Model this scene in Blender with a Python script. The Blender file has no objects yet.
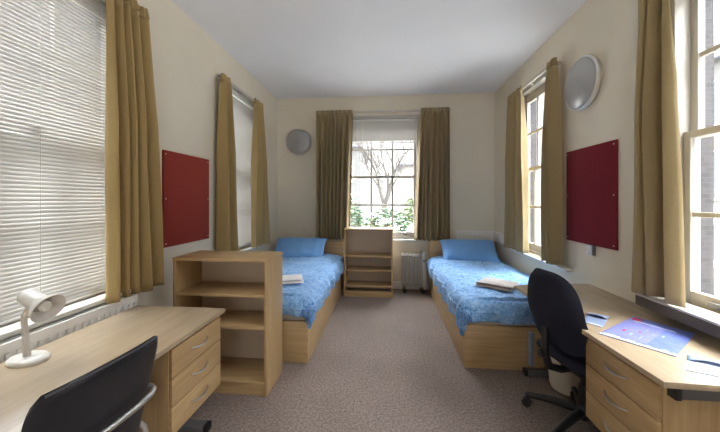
import bpy, bmesh, math, random
from mathutils import Vector, Matrix, noise

random.seed(4)
PI = math.pi
scn = bpy.context.scene
COL = scn.collection
XL, XR, YB, YF, H = -1.824, 1.687, 4.873, -1.3, 3.12     # room faces: left, right, back, front, ceiling

# ------------------------------------------------------------------ materials
def node(nt, t, **kw):
    n = nt.nodes.new(t)
    for k, v in kw.items():
        if k in n.inputs: n.inputs[k].default_value = v
        else: setattr(n, k, v)
    return n

def base(name):
    m = bpy.data.materials.new(name); m.use_nodes = True
    nt = m.node_tree
    return m, nt, nt.nodes['Principled BSDF']

def rgba(c): return (c[0], c[1], c[2], 1.0)

def plain(name, c, rough=.6, metal=0.0, spec=.5, var=.06, scale=14.0, bump=0.0, bscale=120.0, coat=0.0, sub=None):
    """one colour with a slight procedural mottling and optional fine bump"""
    m, nt, b = base(name)
    tc = node(nt, 'ShaderNodeTexCoord')
    n = node(nt, 'ShaderNodeTexNoise', Scale=scale, Detail=4.0)
    nt.links.new(tc.outputs['Object'], n.inputs['Vector'])
    r = node(nt, 'ShaderNodeValToRGB')
    r.color_ramp.elements[0].position = .3; r.color_ramp.elements[1].position = .7
    r.color_ramp.elements[0].color = rgba([x * (1 - var) for x in c])
    r.color_ramp.elements[1].color = rgba([min(1, x * (1 + var)) for x in c])
    nt.links.new(n.outputs['Fac'], r.inputs['Fac']); nt.links.new(r.outputs['Color'], b.inputs['Base Color'])
    b.inputs['Roughness'].default_value = rough; b.inputs['Metallic'].default_value = metal
    b.inputs['Specular IOR Level'].default_value = spec
    if coat: b.inputs['Coat Weight'].default_value = coat
    if bump:
        n2 = node(nt, 'ShaderNodeTexNoise', Scale=bscale, Detail=3.0)
        nt.links.new(tc.outputs['Object'], n2.inputs['Vector'])
        bp = node(nt, 'ShaderNodeBump', Strength=bump, Distance=.01)
        nt.links.new(n2.outputs['Fac'], bp.inputs['Height']); nt.links.new(bp.outputs['Normal'], b.inputs['Normal'])
    return m

def wood(name, axis, c0, c1, rough=.38, coat=0):
    m, nt, b = base(name)
    tc = node(nt, 'ShaderNodeTexCoord')
    mp = node(nt, 'ShaderNodeMapping')
    sc = [26.0, 26.0, 26.0]; sc['xyz'.index(axis)] = 1.6
    mp.inputs['Scale'].default_value = sc
    nt.links.new(tc.outputs['Object'], mp.inputs['Vector'])
    n = node(nt, 'ShaderNodeTexNoise', Scale=1.6, Detail=6.0, Roughness=.62, Distortion=.5)
    nt.links.new(mp.outputs['Vector'], n.inputs['Vector'])
    r = node(nt, 'ShaderNodeValToRGB')
    r.color_ramp.elements[0].position = .3; r.color_ramp.elements[1].position = .72
    r.color_ramp.elements[0].color = rgba(c0); r.color_ramp.elements[1].color = rgba(c1)
    nt.links.new(n.outputs['Fac'], r.inputs['Fac']); nt.links.new(r.outputs['Color'], b.inputs['Base Color'])
    b.inputs['Roughness'].default_value = rough
    b.inputs['Coat Weight'].default_value = coat; b.inputs['Coat Roughness'].default_value = .22
    bp = node(nt, 'ShaderNodeBump', Strength=.06, Distance=.004)
    nt.links.new(n.outputs['Fac'], bp.inputs['Height']); nt.links.new(bp.outputs['Normal'], b.inputs['Normal'])
    return m

def carpet_mat():
    m, nt, b = base('carpet')
    tc = node(nt, 'ShaderNodeTexCoord')
    n1 = node(nt, 'ShaderNodeTexNoise', Scale=62.0, Detail=5.0, Roughness=.85)
    n2 = node(nt, 'ShaderNodeTexNoise', Scale=1.7, Detail=3.0)
    for n in (n1, n2): nt.links.new(tc.outputs['Object'], n.inputs['Vector'])
    r = node(nt, 'ShaderNodeValToRGB')
    r.color_ramp.elements[0].position = .36; r.color_ramp.elements[1].position = .66
    r.color_ramp.elements[0].color = rgba((.135, .10, .085)); r.color_ramp.elements[1].color = rgba((.41, .335, .295))
    nt.links.new(n1.outputs['Fac'], r.inputs['Fac'])
    r2 = node(nt, 'ShaderNodeValToRGB')
    r2.color_ramp.elements[0].position = .35; r2.color_ramp.elements[1].position = .65
    r2.color_ramp.elements[0].color = (.86, .86, .86, 1); r2.color_ramp.elements[1].color = (1, 1, 1, 1)
    nt.links.new(n2.outputs['Fac'], r2.inputs['Fac'])
    mx = node(nt, 'ShaderNodeMix', data_type='RGBA', blend_type='MULTIPLY')
    mx.inputs[0].default_value = 1.0
    nt.links.new(r.outputs['Color'], mx.inputs[6]); nt.links.new(r2.outputs['Color'], mx.inputs[7])
    nt.links.new(mx.outputs[2], b.inputs['Base Color'])
    b.inputs['Roughness'].default_value = .95; b.inputs['Specular IOR Level'].default_value = .15
    bp = node(nt, 'ShaderNodeBump', Strength=.5, Distance=.01)
    nt.links.new(n1.outputs['Fac'], bp.inputs['Height']); nt.links.new(bp.outputs['Normal'], b.inputs['Normal'])
    return m

def duvet_mat():
    m, nt, b = base('mottled_blue_cotton')
    tc = node(nt, 'ShaderNodeTexCoord')
    n1 = node(nt, 'ShaderNodeTexNoise', Scale=15.0, Detail=7.0, Roughness=.72, Distortion=1.6)
    n2 = node(nt, 'ShaderNodeTexNoise', Scale=45.0, Detail=4.0, Distortion=1.0)
    for n in (n1, n2): nt.links.new(tc.outputs['Object'], n.inputs['Vector'])
    mm = node(nt, 'ShaderNodeMix', data_type='FLOAT'); mm.inputs[0].default_value = .4
    nt.links.new(n1.outputs['Fac'], mm.inputs[2]); nt.links.new(n2.outputs['Fac'], mm.inputs[3])
    r = node(nt, 'ShaderNodeValToRGB')
    e = r.color_ramp.elements
    e[0].position = .36; e[0].color = rgba((.075, .23, .52))
    e[1].position = .66; e[1].color = rgba((.52, .70, .92))
    k = e.new(.49); k.color = rgba((.21, .45, .83))
    nt.links.new(mm.outputs[0], r.inputs['Fac']); nt.links.new(r.outputs['Color'], b.inputs['Base Color'])
    b.inputs['Roughness'].default_value = .85
    b.inputs['Sheen Weight'].default_value = .15
    return m

def cloth_mat(name, c, var=.1, transl=.0, stripe=None):
    m, nt, b = base(name)
    tc = node(nt, 'ShaderNodeTexCoord')
    n = node(nt, 'ShaderNodeTexNoise', Scale=60.0, Detail=4.0)
    nt.links.new(tc.outputs['Object'], n.inputs['Vector'])
    r = node(nt, 'ShaderNodeValToRGB')
    r.color_ramp.elements[0].position = .3; r.color_ramp.elements[1].position = .7
    r.color_ramp.elements[0].color = rgba([x * (1 - var) for x in c]); r.color_ramp.elements[1].color = rgba([min(1, x * (1 + var)) for x in c])
    nt.links.new(n.outputs['Fac'], r.inputs['Fac']); nt.links.new(r.outputs['Color'], b.inputs['Base Color'])
    b.inputs['Roughness'].default_value = .75; b.inputs['Sheen Weight'].default_value = .2; b.inputs['Specular IOR Level'].default_value = .3
    if transl:
        t = node(nt, 'ShaderNodeBsdfTranslucent'); nt.links.new(r.outputs['Color'], t.inputs['Color'])
        mx = node(nt, 'ShaderNodeMixShader', Fac=transl)
        out = nt.nodes['Material Output']
        nt.links.new(b.outputs[0], mx.inputs[1]); nt.links.new(t.outputs[0], mx.inputs[2]); nt.links.new(mx.outputs[0], out.inputs['Surface'])
    return m

def brick_mat(name, c1, c2, mortar, scale=4.6, swap=None):
    m, nt, b = base(name)
    tc = node(nt, 'ShaderNodeTexCoord')
    mp = node(nt, 'ShaderNodeMapping')
    if swap == 'x': mp.inputs['Rotation'].default_value = (PI/2, 0, 0)
    if swap == 'y': mp.inputs['Rotation'].default_value = (PI/2, 0, PI/2)
    cx = node(nt, 'ShaderNodeSeparateXYZ'); cb = node(nt, 'ShaderNodeCombineXYZ')
    nt.links.new(tc.outputs['Object'], cx.inputs[0])
    ad = node(nt, 'ShaderNodeMath', operation='ADD')
    nt.links.new(cx.outputs['X'], ad.inputs[0]); nt.links.new(cx.outputs['Y'], ad.inputs[1])
    nt.links.new(ad.outputs[0], cb.inputs['X']); nt.links.new(cx.outputs['Z'], cb.inputs['Y'])
    k = node(nt, 'ShaderNodeTexBrick', Scale=scale)
    k.inputs['Color1'].default_value = rgba(c1); k.inputs['Color2'].default_value = rgba(c2); k.inputs['Mortar'].default_value = rgba(mortar)
    k.inputs['Mortar Size'].default_value = .02
    nt.links.new(cb.outputs[0], k.inputs['Vector']); nt.links.new(k.outputs['Color'], b.inputs['Base Color'])
    b.inputs['Roughness'].default_value = .9
    return m

def glass_mat():
    m, nt, b = base('window_glass')
    out = nt.nodes['Material Output']
    nt.nodes.remove(b)
    t = node(nt, 'ShaderNodeBsdfTransparent'); t.inputs['Color'].default_value = (.97, .98, .98, 1)
    g = node(nt, 'ShaderNodeBsdfGlossy', Roughness=.02)
    mx = node(nt, 'ShaderNodeMixShader', Fac=.05)
    nt.links.new(t.outputs[0], mx.inputs[1]); nt.links.new(g.outputs[0], mx.inputs[2]); nt.links.new(mx.outputs[0], out.inputs['Surface'])
    return m

WC0, WC1 = (.405, .262, .120), (.55, .385, .20)
M = dict(
    wall=plain('cream_wall_paint', (.755, .69, .565), .85, var=.02, scale=3, bump=.03, bscale=60, spec=.2),
    ceil=plain('white_ceiling_paint', (.86, .86, .875), .9, var=.015, scale=2, spec=.2),
    carpet=carpet_mat(),
    wx=wood('beech_grain_across', 'x', WC0, WC1), wy=wood('beech_grain_lengthways', 'y', WC0, WC1), wz=wood('beech_grain_upright', 'z', WC0, WC1),
    topy=wood('pale_beech_desktop', 'y', (.44, .33, .215), (.545, .425, .29), .26, .35),
    edge=wood('desk_edge_band', 'y', (.50, .34, .18), (.60, .42, .24)),
    darkwood=wood('shadow_gap_board', 'y', (.20, .12, .06), (.26, .16, .08)),
    cream=plain('cream_back_board', (.60, .50, .385), .6, var=.02),
    white=plain('white_gloss_paint', (.80, .785, .75), .35, var=.02, scale=5),
    sillp=plain('window_board_paint', (.62, .585, .53), .4, var=.05, scale=5),
    sillbrown=plain('dark_brown_window_board', (.115, .09, .065), .5, var=.2, scale=8),  # apron colour, dark brown with a coarse mottle
    blind=cloth_mat('blind_slat_enamel', (.60, .58, .545), .01, .13),
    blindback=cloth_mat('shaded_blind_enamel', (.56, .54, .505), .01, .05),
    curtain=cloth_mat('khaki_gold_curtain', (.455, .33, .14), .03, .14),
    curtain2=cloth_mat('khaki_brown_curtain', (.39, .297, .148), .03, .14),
    lining=cloth_mat('cream_curtain_lining', (.72, .64, .46), .05, .3),
    rail=plain('cream_rail_enamel', (.55, .50, .43), .4),
    red=plain('brick_red_felt', (.30, .046, .034), .9, var=.1, scale=90, bump=.1, bscale=300, spec=.2),
    redshade=plain('shaded_red_felt', (.18, .018, .028), .9, var=.1, scale=90, bump=.1, bscale=300, spec=.2),  # same red felt as the left board, right wall's shade put in its colour
    boardedge=plain('dark_red_edge', (.10, .012, .015), .8),
    pin=plain('screw_cap', (.75, .7, .66), .4),
    chrome=plain('chrome', (.84, .83, .82), .3, metal=1.0, var=.02),
    satin=plain('brushed_steel', (.62, .61, .60), .32, metal=1.0, var=.03),
    dome=plain('smoked_silver_dome', (.40, .395, .39), .3, metal=.3, var=.02),
    domerim=plain('silver_rim', (.66, .65, .64), .25, metal=.9, var=.02),
    duvet=duvet_mat(),
    pillow=cloth_mat('blue_pillow_cotton', (.20, .45, .88), .05),
    sheet=cloth_mat('cream_sheet', (.66, .61, .55), .03),
    towel=cloth_mat('pale_towel', (.66, .60, .57), .1),
    towelw=cloth_mat('white_towel', (.78, .76, .78), .05),
    towelt=cloth_mat('brown_towel_hem', (.30, .22, .18), .1),
    leather=plain('black_leatherette', (.015, .016, .022), .3, var=.15, scale=30, bump=.12, bscale=160),
    piping=plain('highlit_black_piping', (.07, .07, .08), .3),  # lighter than the leather: the edge highlight is put into this colour
    navy=plain('navy_office_fabric', (.014, .015, .028), .85, var=.25, scale=200, bump=.3, bscale=500, spec=.3),
    plastic=plain('black_plastic', (.012, .012, .013), .42),
    bluepl=plain('grey_blue_plastic', (.13, .14, .18), .6),
    greysteel=plain('grey_painted_steel', (.115, .11, .115), .45),
    lampw=plain('white_lamp_enamel', (.72, .69, .64), .3, var=.01),
    lampin=plain('lamp_reflector', (.78, .75, .70), .25, metal=.4),
    bulb=plain('clear_bulb_glass', (.85, .84, .80), .1),
    heater=plain('heater_enamel', (.58, .55, .52), .4, var=.02),
    heatgrey=plain('heater_grey', (.20, .19, .18), .5),
    bin=plain('cream_bin_plastic', (.62, .56, .46), .5),
    trunk=plain('white_trunking', (.82, .81, .80), .4, var=.01),
    paperw=plain('white_paper', (.66, .69, .78), .5, var=.03),
    paperb=plain('blue_print', (.17, .225, .60), .35, var=.16, scale=18),
    paperp=plain('lilac_print', (.26, .275, .62), .35, var=.12, scale=18),
    paperl=plain('pale_blue_leaflet', (.44, .54, .72), .3, var=.05),
    papers=plain('blue_grey_card', (.31, .38, .56), .4, var=.05),
    ink=plain('red_ink', (.62, .03, .10), .5),
    dark=plain('dark_recess', (.02, .02, .02), .8),
    glass=glass_mat(),
    brick=brick_mat('grey_brown_brick', (.045, .041, .046), (.065, .060, .063), (.075, .07, .07), 8.0),
    darkbrick=brick_mat('darkened_brick', (.05, .045, .045), (.075, .07, .065), (.09, .085, .08)),  # brick darkened so the gaps between blind slats look dark
    palebrick=brick_mat('pale_stock_brick', (.15, .135, .12), (.19, .175, .155), (.21, .20, .185)),
    render=plain('grey_render', (.10, .098, .095), .9, var=.06, scale=2),
    winfar=plain('far_window_glass', (.10, .11, .13), .2),
    roof=plain('slate_roof', (.12, .12, .14), .8, var=.2),
    sash=plain('darkened_sash_paint', (.47, .445, .40), .4, var=.03, scale=5),  # white window paint darkened in its colour against glare from the strong sky
    lawn=plain('lawn', (.10, .16, .055), .95, var=.35, scale=9),
    paving=plain('gravel_paving', (.30, .292, .28), .95, var=.2, scale=20),
    leaf=plain('shrub_leaf', (.05, .095, .04), .6, var=.45, scale=6),
    leaf2=plain('light_shrub_leaf', (.10, .145, .05), .6, var=.4, scale=6),
    bark=plain('pale_bark', (.07, .06, .05), .9, var=.3, scale=12),
    bluesign=plain('blue_board', (.05, .17, .45), .5),
    greenbox=plain('green_planter', (.20, .26, .17), .7),
)

# ------------------------------------------------------------------ mesh helpers
class MB:
    def __init__(s): s.bm = bmesh.new()
    def _add(s, verts, faces):
        vs = [s.bm.verts.new(v) for v in verts]
        fs = []
        for f in faces:
            try: fs.append(s.bm.faces.new([vs[i] for i in f]))
            except ValueError: pass
        return vs, fs
    def box(s, x0, x1, y0, y1, z0, z1, bev=.0, seg=2):
        if x0 > x1: x0, x1 = x1, x0
        if y0 > y1: y0, y1 = y1, y0
        if z0 > z1: z0, z1 = z1, z0
        v = [(x, y, z) for x in (x0, x1) for y in (y0, y1) for z in (z0, z1)]
        f = [(0, 1, 3, 2), (4, 6, 7, 5), (0, 4, 5, 1), (2, 3, 7, 6), (0, 2, 6, 4), (1, 5, 7, 3)]
        vs, fs = s._add(v, f)
        if bev:
            es = set(e for q in fs for e in q.edges)
            bmesh.ops.bevel(s.bm, geom=list(es), offset=bev, segments=seg, affect='EDGES', profile=.5)
        return s
    def prism(s, pts, axis, a0, a1, bev=0):
        """pts: 2-D outline in the two other axes (kept in xyz order)"""
        def P(p, a):
            if axis == 'x': return (a, p[0], p[1])
            if axis == 'y': return (p[0], a, p[1])
            return (p[0], p[1], a)
        n = len(pts)
        v = [P(p, a0) for p in pts] + [P(p, a1) for p in pts]
        f = [tuple(range(n)), tuple(range(2*n-1, n-1, -1))] + [(i, i+n, (i+1) % n+n, (i+1) % n) for i in range(n)]
        vs, fs = s._add(v, f)
        if bev:
            es = set(e for q in fs[:2] for e in q.edges)
            bmesh.ops.bevel(s.bm, geom=list(es), offset=bev, segments=2, affect='EDGES', profile=.5)
        return s
    def tube(s, pts, r, seg=10, closed=False, caps=True):
        pts = [Vector(p) for p in pts]; n = len(pts)
        rs = r if isinstance(r, (list, tuple)) else [r]*n
        rings = []; up = None
        for i, p in enumerate(pts):
            a = pts[(i-1) % n] if (i > 0 or closed) else p
            b = pts[(i+1) % n] if (i < n-1 or closed) else p
            t = (b-a).normalized()
            if up is None:
                up = Vector((0, 0, 1)) if abs(t.z) < .9 else Vector((1, 0, 0))
            up = (up - t*up.dot(t))
            if up.length < 1e-5: up = t.orthogonal()
            up.normalize(); w = t.cross(up)
            rings.append([s.bm.verts.new(p + (up*math.cos(2*PI*k/seg) + w*math.sin(2*PI*k/seg))*rs[i]) for k in range(seg)])
        m = n if closed else n-1
        for i in range(m):
            A, B = rings[i], rings[(i+1) % n]
            for k in range(seg): s.bm.faces.new((A[k], A[(k+1) % seg], B[(k+1) % seg], B[k]))
        if caps and not closed:
            s.bm.faces.new(rings[0][::-1]); s.bm.faces.new(rings[-1])
        return s
    def lathe(s, prof, c=(0, 0, 0), d=(0, 0, 1), seg=32, sx=1.0, sy=1.0):
        c = Vector(c); d = Vector(d).normalized()
        q = Vector((0, 0, 1)).rotation_difference(d)
        rings = []
        for (r, z) in prof:
            if r < 1e-6: rings.append([s.bm.verts.new(c + q @ Vector((0, 0, z)))])
            else: rings.append([s.bm.verts.new(c + q @ Vector((r*sx*math.cos(2*PI*k/seg), r*sy*math.sin(2*PI*k/seg), z))) for k in range(seg)])
        for A, B in zip(rings, rings[1:]):
            for k in range(seg):
                k2 = (k+1) % seg
                if len(A) == 1 and len(B) == 1: continue
                if len(A) == 1: s.bm.faces.new((A[0], B[k2], B[k]))
                elif len(B) == 1: s.bm.faces.new((A[k], A[k2], B[0]))
                else: s.bm.faces.new((A[k], A[k2], B[k2], B[k]))
        return s
    def grid(s, nu, nv, f):
        R = [[s.bm.verts.new(f(i/(nu-1), j/(nv-1))) for j in range(nv)] for i in range(nu)]
        for i in range(nu-1):
            for j in range(nv-1): s.bm.faces.new((R[i][j], R[i+1][j], R[i+1][j+1], R[i][j+1]))
        return R
    def sphere(s, c, rx, ry=None, rz=None, sub=2, jit=0):
        ry = ry or rx; rz = rz or rx
        g = bmesh.ops.create_icosphere(s.bm, subdivisions=sub, radius=1.0)
        for v in g['verts']:
            k = 1 + (jit*noise.noise(v.co*2.3 + Vector(c)*3) if jit else 0)
            v.co = Vector((c[0] + v.co.x*rx*k, c[1] + v.co.y*ry*k, c[2] + v.co.z*rz*k))
        return s

OFF = {}
def finish(bm, name, mat, off, smooth=38, weld=False):
    if weld: bmesh.ops.remove_doubles(bm, verts=bm.verts, dist=1e-5)
    bmesh.ops.recalc_face_normals(bm, faces=bm.faces)
    for v in bm.verts: v.co -= off
    lim = math.radians(smooth)
    for f in bm.faces: f.smooth = True
    for e in bm.edges:
        if len(e.link_faces) == 2 and e.calc_face_angle(0) > lim: e.smooth = False
    me = bpy.data.meshes.new(name); bm.to_mesh(me); bm.free()
    me.materials.append(mat)
    return me

def part(name, mb, mat, parent, label=None, weld=False, flip=False):
    off = OFF[parent.name]
    me = finish(mb.bm, name, mat, off, weld=weld)
    o = bpy.data.objects.new(name, me); COL.objects.link(o); o.parent = parent
    OFF[o.name] = off
    if label: o['label'] = label
    return o

def thing(name, label, cat, loc=(0, 0, 0), rz=0.0, group=None, local=False):
    o = bpy.data.objects.new(name, None); COL.objects.link(o)
    o.empty_display_size = .1
    o.location = loc; o.rotation_euler = (0, 0, rz)
    o['label'] = label; o['category'] = cat
    if group: o['group'] = group
    OFF[o.name] = Vector((0, 0, 0)) if local else Vector(loc)
    return o

def single(name, mb, mat, label, cat, loc=(0, 0, 0), group=None, kind=None, weld=False):
    me = finish(mb.bm, name, mat, Vector(loc), weld=weld)
    o = bpy.data.objects.new(name, me); COL.objects.link(o); o.location = loc
    o['label'] = label; o['category'] = cat
    if group: o['group'] = group
    if kind: o['kind'] = kind
    OFF[o.name] = Vector(loc)
    return o

def struct(name, mb, mat, parent=None):
    if parent: return part(name, mb, mat, parent)
    me = finish(mb.bm, name, mat, Vector((0, 0, 0)))
    o = bpy.data.objects.new(name, me); COL.objects.link(o)
    o['kind'] = 'structure'; OFF[o.name] = Vector((0, 0, 0))
    return o

def solid(o, t, offset=0):
    md = o.modifiers.new('thickness', 'SOLIDIFY'); md.thickness = t; md.offset = offset
    return o

# ------------------------------------------------------------------ room shell
struct('floor', MB().box(XL-.2, XR+.2, YF, YB+.2, -.08, 0), M['carpet'])
struct('ceiling', MB().box(XL-.2, XR+.2, YF-.2, YB+.2, H, H+.1), M['ceil'])

ZS, ZH = .80, 2.80                       # window opening: sill and head
NEAR = (.86, 2.0); FAR = (3.10, 4.10); BACK = (-.72, .55)

def wall_with_holes(name, axis, face, sgn, a0, a1, holes, mat, brick):
    """axis = direction across the wall's thickness; the wall is a cream inner leaf and a brick outer leaf"""
    def leaf(t0, t1, grow):
        mb = MB()
        def bx(p0, p1, z0, z1):
            if p1 - p0 < 1e-4: return
            u, v = face + sgn*t0, face + sgn*t1
            if axis == 'x': mb.box(u, v, p0, p1, z0, z1)
            else: mb.box(p0, p1, u, v, z0, z1)
        cur = a0
        for (h0, h1) in holes:
            h0 -= grow; h1 += grow
            bx(cur, h0, 0, H); bx(h0, h1, 0, ZS); bx(h0, h1, ZH, H); cur = h1
        bx(cur, a1, 0, H)
        return mb
    w = struct(name, leaf(0, .115, 0), mat)
    part('brick_facing', leaf(.115, .23, -.055), brick, w)
    return w
wall_with_holes('wall_left', 'x', XL, -1, YF, YB, [NEAR, FAR], M['wall'], M['brick'])
wall_with_holes('wall_right', 'x', XR, 1, YF, YB, [NEAR, FAR], M['wall'], M['brick'])
wall_with_holes('wall_back', 'y', YB, 1, XL-.23, XR+.23, [BACK], M['wall'], M['brick'])
# the wall behind the camera with an unseen opening added for fill light
FO = (-.33, .33, 2.0)
wf = MB()
wf.box(XL-.23, XR+.23, YF-.2, YF, FO[2], H); wf.box(XL-.23, FO[0], YF-.2, YF, 0, FO[2]); wf.box(FO[1], XR+.23, YF-.2, YF, 0, FO[2])
struct('wall_front', wf, M['wall'])
# skirting boards
struct('baseboard_left', MB().box(XL, XL+.018, YF, YB, 0, .12, .004), M['white'])
struct('baseboard_right', MB().box(XR-.018, XR, YF, YB, 0, .12, .004), M['white'])
struct('baseboard_back', MB().box(XL+.018, XR-.018, YB-.018, YB, 0, .12, .004), M['white'])

# ------------------------------------------------------------------ sash windows
def W(axis, face, sgn):
    """maps (along, depth into the wall, z) to the world"""
    if axis == 'x': return lambda a0, a1, d0, d1: (face + sgn*d0, face + sgn*d1, a0, a1)
    return lambda a0, a1, d0, d1: (a0, a1, face + sgn*d0, face + sgn*d1)

def sash_window(idx, axis, face, sgn, a0, a1, cols=3, zrows=(2.26, 1.348), meet=1.806):
    mp = W(axis, face, sgn)
    root = bpy.data.objects.new('window_%d' % idx, None); COL.objects.link(root)
    mid = (a0+a1)/2
    root.location = (face, mid, ZS) if axis == 'x' else (mid, face, ZS)
    root['kind'] = 'structure'; OFF[root.name] = Vector(root.location)
    def bx(mb, p0, p1, d0, d1, z0, z1, bev=.003):
        x0, x1, y0, y1 = mp(p0, p1, d0, d1); mb.box(x0, x1, y0, y1, z0, z1, bev)
    fr = MB(); t = .075
    bx(fr, a0, a0+t, .0, .14, ZS, ZH); bx(fr, a1-t, a1, .0, .14, ZS, ZH)
    bx(fr, a0+t, a1-t, .0, .14, ZH-.05, ZH); bx(fr, a0+t, a1-t, .03, .14, ZS, ZS+.035)
    part('window_frame', fr, M['sash'], root)
    g0, g1 = a0+t, a1-t
    for nm, z0, z1, dd, bar in (('upper_sash', meet-.02, ZH-.05, .085, zrows[0]), ('lower_sash', ZS+.035, meet+.02, .045, zrows[1])):
        sm = MB(); st = .042
        d0, d1 = dd, dd+.038
        bx(sm, g0, g0+st, d0, d1, z0, z1); bx(sm, g1-st, g1, d0, d1, z0, z1)
        rb = .075 if nm == 'lower_sash' else .04
        bx(sm, g0+st, g1-st, d0, d1, z0, z0+rb); bx(sm, g0+st, g1-st, d0, d1, z1-(.04 if nm == 'lower_sash' else .10), z1)
        i0, i1 = g0+st, g1-st
        for k in range(1, cols):
            c = i0 + (i1-i0)*k/cols
            bx(sm, c-.014, c+.014, d0+.003, d1-.006, z0+rb, z1-.04)
        bx(sm, i0, i1, d0+.007, d1-.007, bar-.014, bar+.014)
        so = part(nm, sm, M['sash'], root)
        gl = MB(); bx(gl, i0, i1, dd+.017, dd+.021, z0+rb, z1-.04, 0)
        part('glass', gl, M['glass'], so)
        if nm == 'lower_sash':
            k = MB(); c = (i0+i1)/2
            bx(k, c-.03, c+.03, d0-.018, d0, z1-.012, z1+.004)
            part('sash_catch', k, M['satin'], so)
            for c in (i0+.14, i1-.14):
                k = MB(); bx(k, c-.03, c+.03, d0-.02, d0, z0+.025, z0+.05, .004)
                part('sash_lift', k, M['heatgrey'], so)
    return root

def sill(root, axis, face, sgn, a0, a1, proj, z0, z1, mat, nm='window_board'):
    mp = W(axis, face, sgn)
    x0, x1, y0, y1 = mp(a0, a1, -proj, .0)
    return part(nm, MB().box(x0, x1, y0, y1, z0, z1, .006), mat, root)

w1 = sash_window(1, 'x', XL, -1, *NEAR)
w2 = sash_window(2, 'x', XL, -1, *FAR)
w3 = sash_window(3, 'y', YB, 1, *BACK)
w4 = sash_window(4, 'x', XR, 1, *FAR)
w5 = sash_window(5, 'x', XR, 1, *NEAR)
sill(w1, 'x', XL, -1, .75, 1.93, .10, .80, .826, M['sillp'])
sill(w2, 'x', XL, -1, 3.02, 4.16, .07, .775, .80, M['white'])
sill(w3, 'y', YB, 1, -.80, .78, .075, .775, .80, M['white'])
sill(w4, 'x', XR, 1, 2.90, 4.16, .065, .77, .795, M['white'])
sill(w5, 'x', XR, 1, .70, 2.04, .135, .835, .85, M['sillp'])
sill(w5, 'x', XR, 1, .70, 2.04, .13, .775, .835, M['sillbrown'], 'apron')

# ------------------------------------------------------------------ curtain rails, curtains
def side_rail(face, sgn, a0, a1, z, label):
    x = face - sgn*.075
    t = thing('curtain_rail', label, 'curtain rail', (face, (a0+a1)/2, z))
    part('track', MB().box(x-.012, x+.012, a0, a1, z-.014, z+.014, .003), M['rail'], t)
    for a in (a0+.06, (a0+a1)/2, a1-.06):
        part('bracket', MB().box(min(face, x), max(face, x), a-.012, a+.012, z-.010, z+.018, .002), M['rail'], t)
def back_rail(a0, a1, z, label):
    y = YB - .075
    t = thing('curtain_rail', label, 'curtain rail', ((a0+a1)/2, YB, z))
    part('track', MB().box(a0, a1, y-.012, y+.012, z-.014, z+.014, .003), M['rail'], t)
    for a in (a0+.06, (a0+a1)/2, a1-.06):
        part('bracket', MB().box(a-.012, a+.012, y, YB, z-.010, z+.018, .002), M['rail'], t)
side_rail(XL, -1, .62, 2.06, 2.752, 'cream curtain rail above the near left window with slatted blind')
side_rail(XL, -1, 3.04, 4.10, 2.742, 'cream curtain rail above the far left window by the bed')
side_rail(XR, 1, 3.03, 4.18, 2.762, 'cream curtain rail above the far right window by the bed')
side_rail(XR, 1, .62, 2.10, 2.762, 'cream curtain rail above the near right window over the desk')
back_rail(-1.16, .99, 2.845, 'long cream curtain rail across the back wall window')

def curtain(axis, face, sgn, top, bot, z0, z1, n, amp, label, mat, seed=0, dep=.095, tail=0.0, shape=None, tailz=0, gather=.0):
    """a pleated curtain hung close to a wall; top/bot = (start, end) along the wall"""
    rnd = random.Random(seed)
    ph = [rnd.uniform(-.5, .5) for _ in range(n+2)]; am = [rnd.uniform(.7, 1.15) for _ in range(n+2)]
    head = .075
    mid_top = (top[0]+top[1])/2
    loc = (face-sgn*dep, mid_top, z0) if axis == 'x' else (mid_top, face-sgn*dep, z0)
    t = thing('curtain', label, 'curtain', loc)
    def put(a, d, z):
        return (face - sgn*d, a, z) if axis == 'x' else (a, face - sgn*d, z)
    def wave(s, k, pinch):
        x = s*n; i = min(int(x), n-1); f = x-i
        p = 2*PI*(x + .22*math.sin(2*PI*s*1.3 + seed))
        A = am[i]*(1-f) + am[i+1]*f
        w = math.sin(p + .5*k*ph[i])
        return A*w
    def surf(s, t_):
        k = 1-t_                                       # 0 at the top, 1 at the hem
        kk = shape(k) if shape else k
        a0 = top[0] + (bot[0]-top[0])*kk; a1 = top[1] + (bot[1]-top[1])*kk
        sp = s + .35/n/2/PI*2*math.sin(2*PI*s*n)*min(1, k*3)*.5
        a = a0 + (a1-a0)*sp
        d = dep + amp*(.45 + .55*min(1, k*2.5))*wave(s, k, 0)
        d += .010*math.sin(5*k + 9*s + seed)*k
        if tail and s < .12: d -= tail*(1-s/.12)*min(1, k*3)
        z = z0 + (z1-head-z0)*t_ + (.006*math.sin(2*PI*s*n) if t_ < .001 else 0)
        d = max(d, .022)
        return put(a, d, z)
    mb = MB(); mb.grid(n*14+1, 36, surf)
    solid(part('drape', mb, mat, t), .004)
    def hd(s, t_):
        x0, y0, z_ = surf(s, 1.0)
        q = math.sin(2*PI*s*n*3)*.006*(1-.2*t_)
        z = z1-head + head*t_
        if axis == 'x':
            base_d = abs(x0-face); d = base_d*(1-t_*.55) + dep*t_*.55 + q
            return (face - sgn*d, y0, z)
        base_d = abs(y0-face); d = base_d*(1-t_*.55) + dep*t_*.55 + q
        return (x0, face - sgn*d, z)
    mb = MB(); mb.grid(n*20+1, 6, hd)
    solid(part('heading_tape', mb, mat, t), .005)
    return t

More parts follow.
